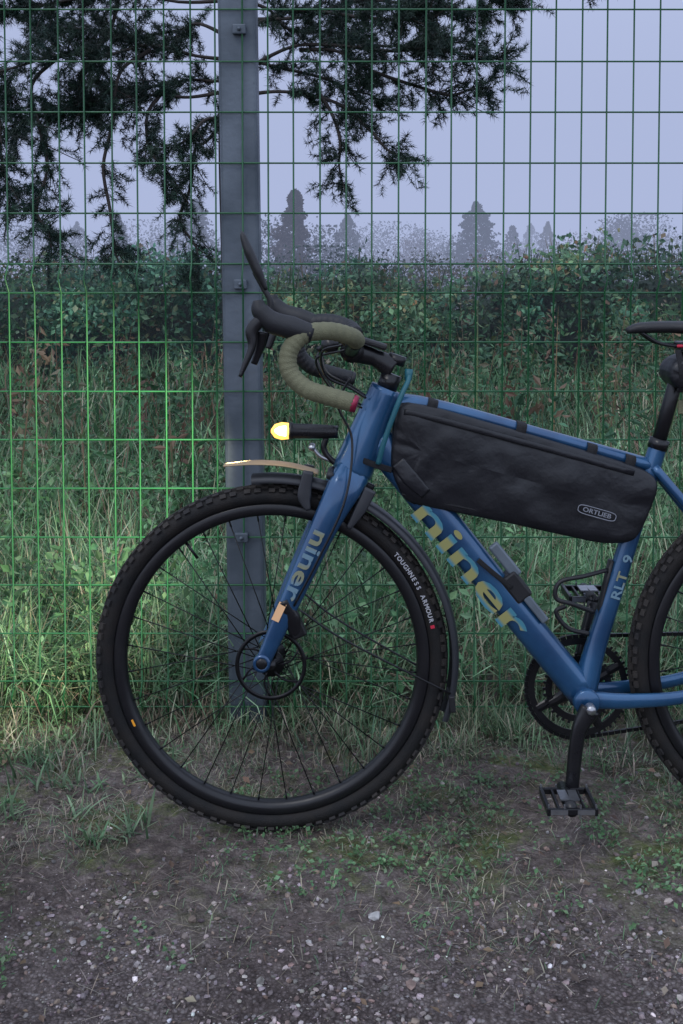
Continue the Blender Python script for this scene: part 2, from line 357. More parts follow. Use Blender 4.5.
box("computer_mount",P(372,343,-.01),(.030,.018,.006),M['plastic'],bike,ang=-.3,bev=.004)
sweep("mount_arm",[P(350,347,-.035),P(338,340,-.035),P(318,350,-.03)],.006,M['black'],bike)
sweep("teal_cable_lock",[P(409,372,-.012),P(408,381,-.022),P(402,394,-.038),P(394,414,-.044),P(384,442,-.046),P(378,464,-.042)],.0052,M['teal'],bike,sides=10)
sweep("lock_knob",[P(409,369,-.012),P(408,380,-.014)],[.008,.0075],M['teal'],bike,k=1)
# drivetrain
BB=np.array(P(583,696))
def ring(name,r,y,n,m,hub=.0):
    c=BB+np.array([0,y,0])
    parts=[revVF([(r-.015,-.0012),(r-.002,-.0015),(r-.002,.0015),(r-.015,.0012)],c,segs=80,closed=True)]
    C=[];A=[];S=[]
    for i in range(n):
        a=2*math.pi*i/n; C.append(c+np.array([r*math.cos(a),0,r*math.sin(a)])); A.append([[math.cos(a),0,math.sin(a)],[0,1,0],[-math.sin(a),0,math.cos(a)]]); S.append([.0038,.0011,.0026])
    v,f=boxesVF(C,A,S); parts.append((v.tolist(),f.tolist()))
    if hub:
        for i in range(4):
            a=i*math.pi/2+.5; e=np.array([math.cos(a),0,math.sin(a)])
            parts.append(sweepVF([c+e*.012,c+e*.045,c+e*(hub)],[(.015,.004),(.010,.004),(.009,.003)],k=3,sides=8,flat=True))
    multi(name,parts,m,bike,smooth=False)
ring("chainring_outer",.104,.048,50,M['black'],.094)
ring("chainring_inner",.070,.040,34,M['black'],.066)
C=[];A=[];S=[]
def link(p,q,y):
    p=np.array(p);q=np.array(q);L=np.linalg.norm(q-p);n=int(L/.0127);d=(q-p)/L
    for i in range(n):
        C.append(p+d*(i+.5)*.0127+np.array([0,y,0]));A.append([d,[0,1,0],np.cross(d,[0,1,0])]);S.append([.0056,.0032 if i%2 else .0024,.0036])
link(BB+[0,0,.106],RC+[0,0,.040],.048)
link(BB+[.0,0,-.106],RC+[-.02,0,-.115],.048)
for i in range(26):
    a=math.pi/2+math.pi*(i+.5)/26; C.append(BB+np.array([.106*math.cos(a),.048,.106*math.sin(a)]));A.append([[-math.sin(a),0,math.cos(a)],[0,1,0],[math.cos(a),0,math.sin(a)]]);S.append([.0056,.003,.0036])
v,f=boxesVF(C,A,S); fast("chain",v,f,M['spoke'],bike)
for i,r in enumerate([.022,.027,.032,.037,.042,.047]):
    rev("cassette_cog",[(.01,-.001),(r,-.001),(r,.001),(.01,.001)],RC+np.array([0,.046-.004*i,0]),M['steel'],bike,segs=36,closed=True)
box("rear_derailleur",RC+np.array([-.005,.055,-.075]),(.012,.010,.05),M['black'],bike,ang=.3,bev=.006)
sweep("crank_arm",[BB+np.array([0,-.066,0]),P(578,735,-.072),P(571,795,-.078)],[(.020,.010),(.014,.0085),(.013,.008)],M['black'],bike,flat=True,n=3,sides=16)
rev("crank_bolt",[(0,-.080),(.008,-.079),(.010,-.074),(.010,-.06)],BB,M['steel'],bike,segs=24)
off=np.array(P(571,795,-.078))-BB
far=BB+np.array([-off[0],.085,-off[2]])
sweep("crank_arm_far",[BB+np.array([0,.066,0]),far],[(.018,.010),(.012,.008)],M['black'],bike,flat=True,n=3,sides=16)
def pedal(name,c,s):
    p=empty(name); p.parent=bike; c=np.array(c)
    C=[];S=[]
    for dx in(-.044,.044): C.append(c+[dx,0,0]);S.append([.0035,.046,.0075])
    for dy in(-.042,.042): C.append(c+[0,dy,0]);S.append([.040,.0035,.006])
    for dx in(-.024,.024): C.append(c+[dx,0,0]);S.append([.0025,.040,.005])
    v,f=boxesVF(C,[np.eye(3)]*len(C),S); o=fast("cage",v,f,M['black'],p); bevel(o,.0015)
    sweep("body",[c+[0,-.04*s,0],c+[0,.055*s,0]],[.012,.0135],M['black'],p,k=2,sides=14)
    v,f=boxesVF([c+[-.025,-.042,.0],c+[.025,-.042,0],c+[0,0,.011]],[np.eye(3)]*3,[[.016,.0045,.0045],[.016,.0045,.0045],[.018,.02,.0015]]); fast("spd_plate",v,f,M['steel'],p)
    C=[c+[dx,dy,dz] for dx in(-.044,-.015,.015,.044) for dy in(-.042,.042) for dz in(-.009,.009)]
    v,f=boxesVF(C,[np.eye(3)]*len(C),[[.0015,.0015,.004]]*len(C)); fast("pins",v,f,M['steel'],p)
pedal("pedal",P(568,801,-.125),1); pedal("pedal_far",far+[0,.06,0],-1)
cg=[]
for dy in(-.03,.03):
    cg.append(sweepVF([P(607,570,dy*.3),P(585,576,dy),P(560,582,dy*1.1),P(556,598,dy*1.1),P(572,604,dy),P(594,612,dy*.4)],.0046,sides=8))
cg.append(sweepVF([P(590,634,0),P(568,628,0),P(556,612,0),P(566,606,0)],.0046,sides=8))
cg.append(sweepVF([P(611,560,0),P(596,625,0)],[(.006,.012)]*2,k=3,sides=8,flat=True))
multi("bottle_cage",cg,M['plastic'],bike)
# tool on down tube
d=(P(583,694)-P(410,480)).normalized(); an=math.atan2(d[2],d[0])
box("tool_plate",P(505,560,-.02),(.040,.006,.011),M['pump'],bike,ang=an,bev=.004)
box("tool_plate_lower",P(531,603,-.022),(.046,.007,.008),M['pump'],bike,ang=an,bev=.003)
box("tool_clamp",P(515,585,-.008),(.030,.022,.018),M['plastic'],bike,ang=an,bev=.005)
sweep("tool_strap",[P(478,560,-.03),P(492,572,-.033),P(512,588,-.03)],[(.005,.002)]*3,M['strap'],bike,flat=True,n=4)
# saddle
sweep("saddle",[P(627,331),P(640,328),P(670,327),P(705,328),P(740,323),P(768,318)],[(.006,.010),(.011,.019),(.012,.028),(.014,.048),(.018,.070),(.008,.055)],M['plastic'],bike,flat=True,k=6,sides=18,n=2.6)
for s in(-1,1):
    sweep("saddle_rail",[P(640,332)+Vector((0,s*.01,0)),P(662,344)+Vector((0,s*.022,0)),P(705,344)+Vector((0,s*.022,0)),P(745,328)+Vector((0,s*.03,0))],.0032,M['black'],bike)
box("saddle_clamp",P(686,346),(.018,.024,.009),M['black'],bike,bev=.003)

# frame bag ------------------------------------------------------
def pillow(name,outline,rings,m,parent,wr=.0012,seed=1):
    pts=[np.array(p)[[0,2]] for p in outline]
    for _ in range(2):
        q=[]
        for i in range(len(pts)):
            a,b=pts[i],pts[(i+1)%len(pts)]; t=min(.25,.014/np.linalg.norm(b-a)); q+= [a*(1-t)+b*t,a*t+b*(1-t)]
        pts=q
    P_=np.array(pts+[pts[0]]); L=np.r_[0,np.cumsum(np.linalg.norm(np.diff(P_,axis=0),axis=1))]
    s=np.linspace(0,L[-1],181)[:-1]; X=np.interp(s,L,P_[:,0]);Z=np.interp(s,L,P_[:,1]); n=180
    cx,cz=X.mean(),Z.mean(); A_=np.cov(np.stack([X,Z])); w,v=np.linalg.eigh(A_); ax=v[:,1]; half=np.ptp((X-cx)*ax[0]+(Z-cz)*ax[1])*.36
    t=np.clip(((X-cx)*ax[0]+(Z-cz)*ax[1]),-half,half); MX=cx+t*ax[0];MZ=cz+t*ax[1]
    V_=[]
    seq=[(sc_,-y) for sc_,y in rings[::-1]]+[(sc_,y) for sc_,y in rings]
    for sc_,y in seq:
        x=MX+(X-MX)*sc_; z=MZ+(Z-MZ)*sc_
        wn=(fbm(x*16+z*14,z*30,seed)-.47)*2*wr*6.5*(1 if sc_<.9 else .35)
        V_+= [(a,y+np.sign(y)*c_,b) for a,b,c_ in zip(x,z,wn)]
    R=len(seq); Fc=[]
    for i in range(R-1):
        for j in range(n): Fc.append([i*n+j,i*n+(j+1)%n,(i+1)*n+(j+1)%n,(i+1)*n+j])
    o=fast(name,V_,Fc,m,parent,smooth=True)
    bm=bmesh.new(); bm.from_mesh(o.data); bmesh.ops.remove_doubles(bm,verts=bm.verts,dist=.0004); bmesh.ops.recalc_face_normals(bm,faces=bm.faces); bm.to_mesh(o.data); bm.free(); o.data.shade_smooth()
    return o
bag=empty("frame_bag")
ol=[P(395,399),P(432,405),P(540,436),P(640,466),P(657,480),P(645,512),P(632,539),P(600,541),P(510,521),P(425,504),P(404,500),P(389,466)]
pillow("bag_body",ol,[(1.,.012),(1.,.024),(.985,.029),(.94,.031),(.86,.033),(.75,.0345),(.6,.036),(.4,.037),(.2,.0375),(.0,.0375)],M['bag'],bag)
dd=(P(640,462)-P(430,403)).normalized(); an=math.atan2(dd[2],dd[0])
sweep("bag_zip_flap",[P(404,412,-.0335),P(432,418,-.0350),P(540,447,-.0355),P(634,473,-.034)],[(.006,.0030)]*4,M['bag'],bag,flat=True,n=3)
sweep("bag_edge_piping",[P(402,494,-.030),P(425,500,-.030),P(510,517,-.030),P(600,537,-.030),P(630,534,-.029)],.0022,M['strap'],bag,sides=8)
for (u,v) in((431,405),(519,428),(589,449),(627,460)):
    c=np.array(P(u,v+1)); e1=np.array([dd[0],0,dd[2]]); e2=np.array([-dd[2],0,dd[0]]); pts=[]
    k=20
    for h in(-.010,.010):
        for i in range(k):
            a=2*math.pi*i/k; y=math.copysign(abs(math.cos(a))**.6,math.cos(a))*.0265; z=math.copysign(abs(math.sin(a))**.6,math.sin(a))*.0195
            pts.append(c+e1*h+e2*(z-.004)+np.array([0,y,0]))
    Fc=[[i,(i+1)%k,(i+1)%k+k,i+k] for i in range(k)]
    o=fast("bag_strap",pts,Fc,M['strap'],bag,smooth=True); so=o.modifiers.new("s",'SOLIDIFY'); so.thickness=.0025
sweep("bag_front_strap",[P(392,470,-.032),P(378,466,-.040),P(362,460,-.036)],[(.006,.0015)]*3,M['strap'],bag,flat=True,n=4)
sweep("bag_side_panel",[P(398,462,-.033),P(410,478,-.038),P(426,494,-.036)],[(.014,.003),(.016,.003),(.012,.003)],M['bag'],bag,flat=True,n=4)
lc=P(597,513,-.0405); la=an
Lw,Lh=.038,.0085; e1=Vector((math.cos(la),0,math.sin(la)))
e2=Vector((-math.sin(la),0,math.cos(la)))
loop=[]
for i in range(40):
    a=2*math.pi*i/40; loop.append(lc+e1*(math.copysign(abs(math.cos(a))**.35,math.cos(a))*Lw)+e2*(math.copysign(abs(math.sin(a))**.6,math.sin(a))*Lh))
loop.append(loop[0]); 
multi("bag_label",[sweepVF(loop,.0009,smooth=False,sides=6),textVF("ORTLIEB",.0125,lc,e1,stretch=1.2)],M['grey'],bag,smooth=False)
sb=empty("saddle_bag")
pillow("pouch",[P(664,362,0),P(684,352,0),P(735,350,0),P(742,380,0),P(690,392,0),P(664,384,0)],[(1.,.012),(1.,.03),(.93,.038),(.7,.042),(.3,.043),(.0,.043)],M['bag'],sb,seed=5)
sweep("pouch_strap",[P(678,350,-.03),P(682,372,-.046),P(680,392,-.03)],[(.006,.0015)]*3,M['strap'],sb,flat=True,n=4)
box("red_tab",P(680,346,-.03),(.006,.002,.003),M['red'],sb)
box("pale_tag",P(681,407,-.01),(.006,.003,.014),M['tape'],sb)
# headlight ------------------------------------------------------
hl=empty("bike_headlight")
sweep("lamp_body",[P(338,432),P(318,431.5),P(296,431),P(290,431)],[.0125,.0145,.0150,.0165],M['black'],hl,k=4,sides=20)
sweep("lamp_bezel",[P(293,431),P(289,431)],[.0172,.0165],M['black'],hl,k=1,sides=24)
sweep("lamp_bracket",[P(326,438),P(324,450),P(334,462),P(348,468)],[.006,.006,.006,.008],M['black'],hl)
rev("bracket_bolt",[(0,-.014),(.006,-.013),(.007,-.008),(.007,.01)],np.array(P(312,447)),M['steel'],hl,segs=16)
sweep("bolt_arm",[P(312,447),P(320,456),P(334,462)],.004,M['steel'],hl)
def emis(name,c,s):
    lm=bpy.data.materials.new(name); lm.use_nodes=True; b=lm.node_tree.nodes["Principled BSDF"]
    b.inputs["Base Color"].default_value=(*c,1); b.inputs["Emission Color"].default_value=(*c,1); b.inputs["Emission Strength"].default_value=s; return lm
sweep("lens_dome",[P(290,431),P(282,431),P(275,431),P(271,431)],[.0155,.0175,.0135,.003],emis("amber_lit_lens",(1,.50,.10),1.9),hl,k=5,sides=24)
sweep("lens_core",[P(286,431,-.0130),P(280,431,-.0130),P(275,431,-.0105)],[(.0105,.0075),(.0090,.007),(.004,.003)],emis("lit_led",(1,.84,.42),12.),hl,k=4,sides=20)
ld=bpy.data.lights.new("headlight_beam",'SPOT'); ld.energy=105; ld.color=(1,.92,.64); ld.spot_size=math.radians(80); ld.spot_blend=.6; ld.shadow_soft_size=.012
lo=bpy.data.objects.new("headlight_beam",ld); sc.collection.objects.link(lo); lo.parent=hl
lp=P(265,432,.0); lo.location=lp
aim=Vector((-.82,.52,.60))-lp; lo.rotation_euler=aim.to_track_quat('-Z','Y').to_euler()

# ================================================================ FENCE
fence=empty("wire_mesh_fence")
FY=.52
wires=[]
prof=[(0,0),(.045,0),(.078,-.03),(.11,0),(1.07,0),(1.105,-.03),(1.14,0),(2.03,0),(2.06,-.03),(2.09,0),(2.18,0)]
dx=.0628
for i in range(-52,62):
    x=i*dx+.012; j=random.uniform(-.0015,.0015); j2=random.uniform(-.0015,.0015)
    wires.append(sweepVF([(x+j+j2*z,FY+y,z) for z,y in prof],.0021,smooth=False,sides=6))
rows=[.045,.11]+[.11+.12*k for k in range(1,8)]+[1.07,1.14]+[1.14+.1213*k for k in range(1,8)]+[2.03,2.09]
for z in rows:
    wires.append(sweepVF([(-3.26,FY+.0042,z),(0,FY+.0042,z+random.uniform(-.0015,.0015)),(3.8,FY+.0042,z)],.0021,k=1,sides=6))
multi("mesh_panel",wires,M['wire'],fence)
for px in(-.245,2.27,-2.76):
    lean=.013
    v,f=boxesVF([[0,0,0]],[np.eye(3)],[[.046,.040,1.2]])
    v=np.array(v); v[:,0]+= px-lean*(v[:,2]/1.2); v[:,1]+=FY+.052; v[:,2]+=1.1
    o=fast("post",v,f,M['post'],fence); bevel(o,.008)
    for z in(.47,1.09,1.7):
        box("fence_clip",(px,FY+.003,z),(.016,.008,.012),M['post'],fence,bev=.003)
        rev("clip_bolt",[(0,-.013),(.005,-.012),(.005,-.004)],np.array((px,FY,z)),M['post'],fence,segs=8)

# ================================================================ GROUND
def axis(a,b,step,lim,g=1.25):
    c=list(np.arange(a,b+1e-6,step)); s=step
    lo=[];x=a
    while x>-lim: s*=g; x-=s; lo.append(x)
    hi=[];x=c[-1];s=step
    while x<lim: s*=g; x+=s; hi.append(x)
    return np.array(lo[::-1]+c+hi)
gx=axis(-1.1,1.1,.0075,350); gy=axis(-.9,.75,.0075,350)
X,Y=np.meshgrid(gx,gy); Z=ground_z(X,Y); V_=np.stack([X.ravel(),Y.ravel(),Z.ravel()],1)
nx,ny=len(gx),len(gy); I=np.arange(nx*ny).reshape(ny,nx)
Fc=np.stack([I[:-1,:-1].ravel(),I[:-1,1:].ravel(),I[1:,1:].ravel(),I[1:,:-1].ravel()],1)
gm=bpy.data.materials.new("soil_and_gravel"); gm.use_nodes=True; nt=gm.node_tree; n=nt.nodes; l=nt.links
b=n["Principled BSDF"]; b.inputs["Roughness"].default_value=.9; b.inputs["Specular IOR Level"].default_value=.25
tc=n.new("ShaderNodeTexCoord")
def noise(s,d=5,r=.6):
    z=n.new("ShaderNodeTexNoise"); z.inputs["Scale"].default_value=s; z.inputs["Detail"].default_value=d; z.inputs["Roughness"].default_value=r; l.new(tc.outputs["Object"],z.inputs["Vector"]); return z
def ramp(src,stops):
    r=n.new("ShaderNodeValToRGB"); e=r.color_ramp.elements
    while len(e)<len(stops): e.new(.5)
    for k,(p,c) in enumerate(stops): e[k].position=p; e[k].color=(*c,1)
    l.new(src,r.inputs[0]); return r
def mixc(f,a,b_):
    m_=n.new("ShaderNodeMix"); m_.data_type='RGBA'
    l.new(f,m_.inputs[0]); l.new(a,m_.inputs[6]); l.new(b_,m_.inputs[7]); return m_.outputs[2]
n1=noise(30,10,.8); soil=ramp(n1.outputs["Fac"],[(.34,(.055,.043,.040)),(.5,(.18,.145,.132)),(.64,(.35,.295,.27))])
vo=n.new("ShaderNodeTexVoronoi"); vo.inputs["Scale"].default_value=170; l.new(tc.outputs["Object"],vo.inputs["Vector"])
vc=n.new("ShaderNodeSeparateColor"); l.new(vo.outputs["Color"],vc.inputs[0])
grav=ramp(vc.outputs[0],[(.0,(.10,.082,.083)),(.5,(.22,.185,.185)),(.9,(.38,.325,.325)),(1.,(.5,.47,.47))])
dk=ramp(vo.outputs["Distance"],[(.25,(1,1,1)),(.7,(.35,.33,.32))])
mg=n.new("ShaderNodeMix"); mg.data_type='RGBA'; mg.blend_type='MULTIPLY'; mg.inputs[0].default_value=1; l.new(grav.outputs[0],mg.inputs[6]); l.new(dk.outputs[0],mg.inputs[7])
sx=n.new("ShaderNodeSeparateXYZ"); l.new(tc.outputs["Object"],sx.inputs[0])
n3=noise(3.5,6,.7)
ad=n.new("ShaderNodeMath"); ad.operation='MULTIPLY_ADD'; l.new(n3.outputs["Fac"],ad.inputs[0]); ad.inputs[1].default_value=-.9; 
l.new(sx.outputs["Y"],ad.inputs[2])
mk=n.new("ShaderNodeMapRange"); mk.inputs["From Min"].default_value=-.62; mk.inputs["From Max"].default_value=-.96; mk.inputs["To Min"].default_value=.1; mk.inputs["To Max"].default_value=.7
l.new(ad.outputs[0],mk.inputs["Value"])
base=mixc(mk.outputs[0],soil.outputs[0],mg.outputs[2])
n4=noise(5,7,.75); mossf=ramp(n4.outputs["Fac"],[(.49,(0,0,0)),(.62,(.85,.85,.85))])
n5=noise(60,4,.6); moss=ramp(n5.outputs["Fac"],[(.3,(.06,.085,.025)),(.7,(.20,.24,.07))])
ng=n.new("ShaderNodeMath"); ng.operation='MULTIPLY'; inv=n.new("ShaderNodeMapRange"); inv.inputs["From Min"].default_value=-.45; inv.inputs["From Max"].default_value=-.12
l.new(sx.outputs["Y"],inv.inputs["Value"]); l.new(mossf.outputs[0],ng.inputs[0]); l.new(inv.outputs[0],ng.inputs[1])
base=mixc(ng.outputs[0],base,moss.outputs[0])
n7=noise(2.2,3,.5); dmp=ramp(n7.outputs["Fac"],[(.38,(.62,.60,.60)),(.58,(1,1,1))])
md=n.new("ShaderNodeMix"); md.data_type='RGBA'; md.blend_type='MULTIPLY'; md.inputs[0].default_value=1; l.new(base,md.inputs[6]); l.new(dmp.outputs[0],md.inputs[7])
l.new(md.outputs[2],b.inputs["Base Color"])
hsum=n.new("ShaderNodeMath"); hsum.operation='SUBTRACT'; n6=noise(150,7,.75); l.new(n6.outputs["Fac"],hsum.inputs[0]); 
hm=n.new("ShaderNodeMath"); hm.operation='MULTIPLY'; hm.inputs[1].default_value=.5; l.new(vo.outputs["Distance"],hm.inputs[0]); l.new(hm.outputs[0],hsum.inputs[1])
bp=n.new("ShaderNodeBump"); bp.inputs["Strength"].default_value=1.; bp.inputs["Distance"].default_value=.009; l.new(hsum.outputs[0],bp.inputs["Height"]); l.new(bp.outputs[0],b.inputs["Normal"])
fast("ground",V_,Fc,gm,smooth=True)

# pebbles
ico=[];ph=(1+5**.5)/2
for a in(-1,1):
    for c_ in(-ph,ph): ico+=[(0,a,c_),(a,c_,0),(c_,0,a)]
ico=np.array(ico)/math.hypot(1,ph)
bmx=bmesh.new(); [bmx.verts.new(p) for p in ico]; r=bmesh.ops.convex_hull(bmx,input=bmx.verts); bmx.verts.index_update()
icoV=np.array([v.co[:] for v in bmx.verts]); icoF=np.array([[v.index for v in f.verts] for f in bmx.faces]); bmx.free()
def pebbles(name,N,xr,yr,smin,smax,dens,sink=.25,pw=4.5):
    x=rng.uniform(*xr,N*3);y=rng.uniform(*yr,N*3); k=rng.uniform(size=N*3)<dens(x,y); x=x[k][:N];y=y[k][:N];N=len(x)
    s=smin+(smax-smin)*rng.uniform(size=N)**pw
    q=rdir(N);q2=rdir(N);q2-=q*np.sum(q*q2,1)[:,None];q2/=np.linalg.norm(q2,axis=1)[:,None];q3=np.cross(q,q2)
    A=np.stack([q,q2,q3],1); scl=rng.uniform(.5,1.15,(N,3))
    L=icoV[None]*(1+rng.uniform(-.25,.25,(N,12,1)))*scl[:,None,:]*s[:,None,None]
    W=np.einsum('nkj,nji->nki',L,A); W[:,:,2]*=.65
    W+=np.stack([x,y,ground_z(x,y)+s*sink],1)[:,None,:]
    c=palette(N,[(.23,.195,.19),(.11,.09,.09),(.33,.285,.28),(.21,.155,.13),(.6,.57,.56)],[.38,.32,.13,.155,.015],.35)
    fast(name,W.reshape(-1,3),(np.arange(N)[:,None,None]*12+icoF[None]).reshape(-1,3),M['stone'],None,np.repeat(c,12,0))
def dg(x,y):
    f=fbm(x*3,y*3,21); return np.clip((-y-.10)*1.9+(f-.47)*2.4,.08,1)*np.clip((fbm(x*10,y*10,23)-.30)*4.5,.10,1)
pebbles("gravel",40000,(-1.3,1.3),(-1.1,.5),.0010,.0070,dg)
pebbles("loose_stones",260,(-1.3,1.3),(-1.1,.45),.004,.014,lambda x,y:np.clip((-y)*1.5+.3,.1,1),.1,2.6)

GR=[(.12,.205,.11),(.21,.28,.17),(.07,.13,.07),(.36,.32,.24),(.18,.135,.10)]
def patch(N,xr,yr,fn):
    x=rng.uniform(*xr,N);y=rng.uniform(*yr,N);k=rng.uniform(size=N)<fn(x,y);return x[k],y[k]
f1=lambda x,y: np.clip((fbm(x*4+9,y*4,33)-.36)*3.4,0.05,1)*np.clip((y+.50+.25*(fbm(x*2,y*2,35)-.47))*1.6,.02,1)
x,y=patch(130000,(-1.5,1.6),(-.8,.6),f1); N=len(x)
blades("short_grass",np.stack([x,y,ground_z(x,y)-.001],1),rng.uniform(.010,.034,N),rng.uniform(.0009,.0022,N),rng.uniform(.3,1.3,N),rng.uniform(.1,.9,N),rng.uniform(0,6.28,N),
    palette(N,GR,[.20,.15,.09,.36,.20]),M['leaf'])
x,y=patch(26000,(-1.5,1.6),(-.9,.6),lambda x,y:np.clip((fbm(x*3,y*3,50)-.3)*2,.1,1)*np.clip(y+.72,.05,1)); N=len(x)
blades("straw_litter",np.stack([x,y,ground_z(x,y)+.003],1),rng.uniform(.012,.050,N),rng.uniform(.0008,.0018,N),rng.uniform(1.25,1.5,N),rng.uniform(-.1,.25,N),rng.uniform(0,6.28,N),
    palette(N,[(.32,.275,.22),(.15,.12,.10),(.42,.38,.32)],[.5,.35,.15]),M['leaf'])
x,y=patch(3000,(-1.4,1.5),(-.5,.6),lambda x,y:np.clip((fbm(x*2.2+3,y*2.2,61)-.43)*6,0,1)); pos=[]
for a,b_ in zip(x,y):
    k=rng.integers(5,12); r=rng.uniform(.003,.022,k);t=rng.uniform(0,6.28,k)
    pos.append(np.stack([a+r*np.cos(t),b_+r*np.sin(t),rng.uniform(.005,.02,k)],1))
pos=np.concatenate(pos); v,f=leavesVF(pos,rng.uniform(.005,.014,len(pos)),zb=2.2,aspect=.7)
fast("ground_weeds",v,f,M['leaf'],None,np.repeat(palette(len(pos),[(.10,.20,.09),(.17,.27,.14),(.08,.13,.06)],[.5,.3,.2]),4,0))
N=420; pos=np.stack([rng.uniform(-1.3,1.4,N),rng.uniform(-.7,.6,N),np.full(N,.012)],1)
v,f=leavesVF(pos,rng.uniform(.008,.026,N),zb=3.,aspect=.6); fast("fallen_leaves",v,f,M['leaf'],None,np.repeat(palette(N,[(.22,.15,.10),(.11,.08,.065),(.32,.27,.21)],[.4,.35,.25]),4,0))
def tufts(name,cx,cy,k,hr,wr,phi,cols,p,spread=.03,z=0):
    cnt=rng.integers(k[0],k[1],len(cx)); X_=np.repeat(cx,cnt);Y_=np.repeat(cy,cnt);N=len(X_)
    hs=np.repeat(rng.uniform(.6,1.15,len(cx)),cnt)
    X_=X_+rng.normal(0,spread,N);Y_=Y_+rng.normal(0,spread,N)
    cc=np.repeat(palette(len(cx),cols,p,.3),cnt,0)*(1+rng.uniform(-.3,.3,(N,1))); alt=palette(N,cols,p); sel=rng.uniform(size=N)<.3; cc[sel]=alt[sel]
    blades(name,np.stack([X_,Y_,ground_z(X_,Y_)],1),rng.uniform(*hr,N)*hs,rng.uniform(*wr,N),rng.uniform(0,phi[0],N),rng.uniform(.1,phi[1],N),rng.uniform(0,6.28,N),cc,M['leaf'])
x,y=patch(1000,(-1.8,2.),(.20,.62),lambda x,y:np.clip((y-.17)*3.,.04,1)*np.clip((fbm(x*3,y*3,70)-.3)*3,.1,1))
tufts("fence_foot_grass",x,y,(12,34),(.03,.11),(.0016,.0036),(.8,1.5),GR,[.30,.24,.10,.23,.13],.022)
x=rng.uniform(-.85,-.36,34);y=rng.uniform(-.06,.42,34)
tufts("leafy_grass_clump",x,y,(6,14),(.03,.085),(.003,.007),(1.2,.9),GR,[.5,.35,.1,.05,.0],.015)
GB=[(.11,.23,.105),(.24,.36,.21),(.045,.11,.055),(.36,.35,.24),(.18,.125,.085)]
x,y=patch(2600,(-2.6,2.8),(.60,2.2),lambda x,y:np.clip((fbm(x*2,y*2,80)-.15)*2.5,.2,1))
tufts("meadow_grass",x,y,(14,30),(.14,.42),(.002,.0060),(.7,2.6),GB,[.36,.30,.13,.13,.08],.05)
x,y=patch(2300,(-4,4.2),(2.2,4.6),lambda x,y:np.clip((fbm(x*2,y*2,81)-.15)*2.5,.2,1))
tufts("meadow_grass",x,y,(15,26),(.2,.46),(.004,.010),(.7,2.3),GB,[.36,.23,.20,.11,.10],.08)
x,y=patch(1500,(-7,7.5),(4.6,9.),lambda x,y:.9+0*x)
tufts("meadow_grass",x,y,(14,24),(.25,.55),(.008,.016),(.5,1.8),GB,[.34,.14,.28,.09,.15],.14)
x,y=patch(1200,(-5.5,6),(2.4,7.9),lambda x,y:np.clip((fbm(x*1.3,y*1.3,90)-.25)*3,.1,1)*np.clip(.75+.25*x,.45,1)); N=len(x); hh=rng.uniform(.40,.95,N)*np.clip(1+.06*x,.85,1.15)
blades("weed_stalks",np.stack([x,y,0*x],1),hh,np.full(N,.008),rng.uniform(0,.2,N),rng.uniform(0,.4,N),rng.uniform(0,6.28,N),palette(N,[(.19,.13,.085),(.13,.17,.08)],[.6,.4]),M['leaf'])
k=34; t=rng.uniform(.15,1.,(N,k)); pos=np.stack([x[:,None]+rng.normal(0,.05,(N,k)),y[:,None]+rng.normal(0,.05,(N,k)),t*hh[:,None]*.97],2).reshape(-1,3)
lc_=np.repeat(palette(N,[(.07,.15,.08),(.13,.21,.11),(.19,.12,.085),(.24,.21,.15)],[.52,.24,.13,.11]),k,0)*(1+rng.uniform(-.3,.3,(N*k,1)))
v,f=leavesVF(pos,rng.uniform(.03,.075,len(pos)),aspect=.4); fast("tall_weeds",v,f,M['leaf'],None,np.repeat(lc_,4,0))
x,y=patch(1300,(-2.6,2.8),(.6,2.8),lambda x,y:np.clip((fbm(x*2,y*2,95)-.38)*6,0,1)); N=len(x);k=26
pos=np.stack([x[:,None]+rng.normal(0,.05,(N,k)),y[:,None]+rng.normal(0,.05,(N,k)),rng.uniform(.03,.32,(N,k))],2).reshape(-1,3)
v,f=leavesVF(pos,rng.uniform(.018,.045,len(pos)),zb=.8,aspect=.55); fast("meadow_herbs",v,f,M['leaf'],None,np.repeat(palette(len(pos),[(.10,.22,.10),(.20,.34,.18),(.06,.12,.06)],[.5,.28,.22]),4,0))

# ================================================================ HEDGE
def hedge_top(x): return 1.06+.42*(fbm(x*1.1,x*0+3,100)-.42)*2+np.where(x>0,.05,.0)+.06*np.clip(x-1.,0,3)
N=125000; x=rng.uniform(-9,10,N); fr=rng.uniform(size=N); yy=8.6+rng.normal(0,.28,N)-.55*np.sqrt(1-fr**2)+.6*(fbm(x*1.6,fr*3,101)-.45)*2
z=fr**.8*hedge_top(x)*(1+.07*rng.normal(size=N))
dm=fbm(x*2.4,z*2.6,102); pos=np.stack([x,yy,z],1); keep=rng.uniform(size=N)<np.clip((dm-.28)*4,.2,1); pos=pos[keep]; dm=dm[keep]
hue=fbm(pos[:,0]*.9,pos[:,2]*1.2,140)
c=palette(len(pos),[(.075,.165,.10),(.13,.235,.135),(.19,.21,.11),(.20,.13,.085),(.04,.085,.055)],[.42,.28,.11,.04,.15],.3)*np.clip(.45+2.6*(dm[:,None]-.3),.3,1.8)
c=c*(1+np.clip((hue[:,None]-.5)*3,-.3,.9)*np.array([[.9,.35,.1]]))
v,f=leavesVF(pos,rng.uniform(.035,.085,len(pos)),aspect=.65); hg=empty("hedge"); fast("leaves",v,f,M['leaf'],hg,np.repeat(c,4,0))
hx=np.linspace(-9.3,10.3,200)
Vh=[];Fh=[]
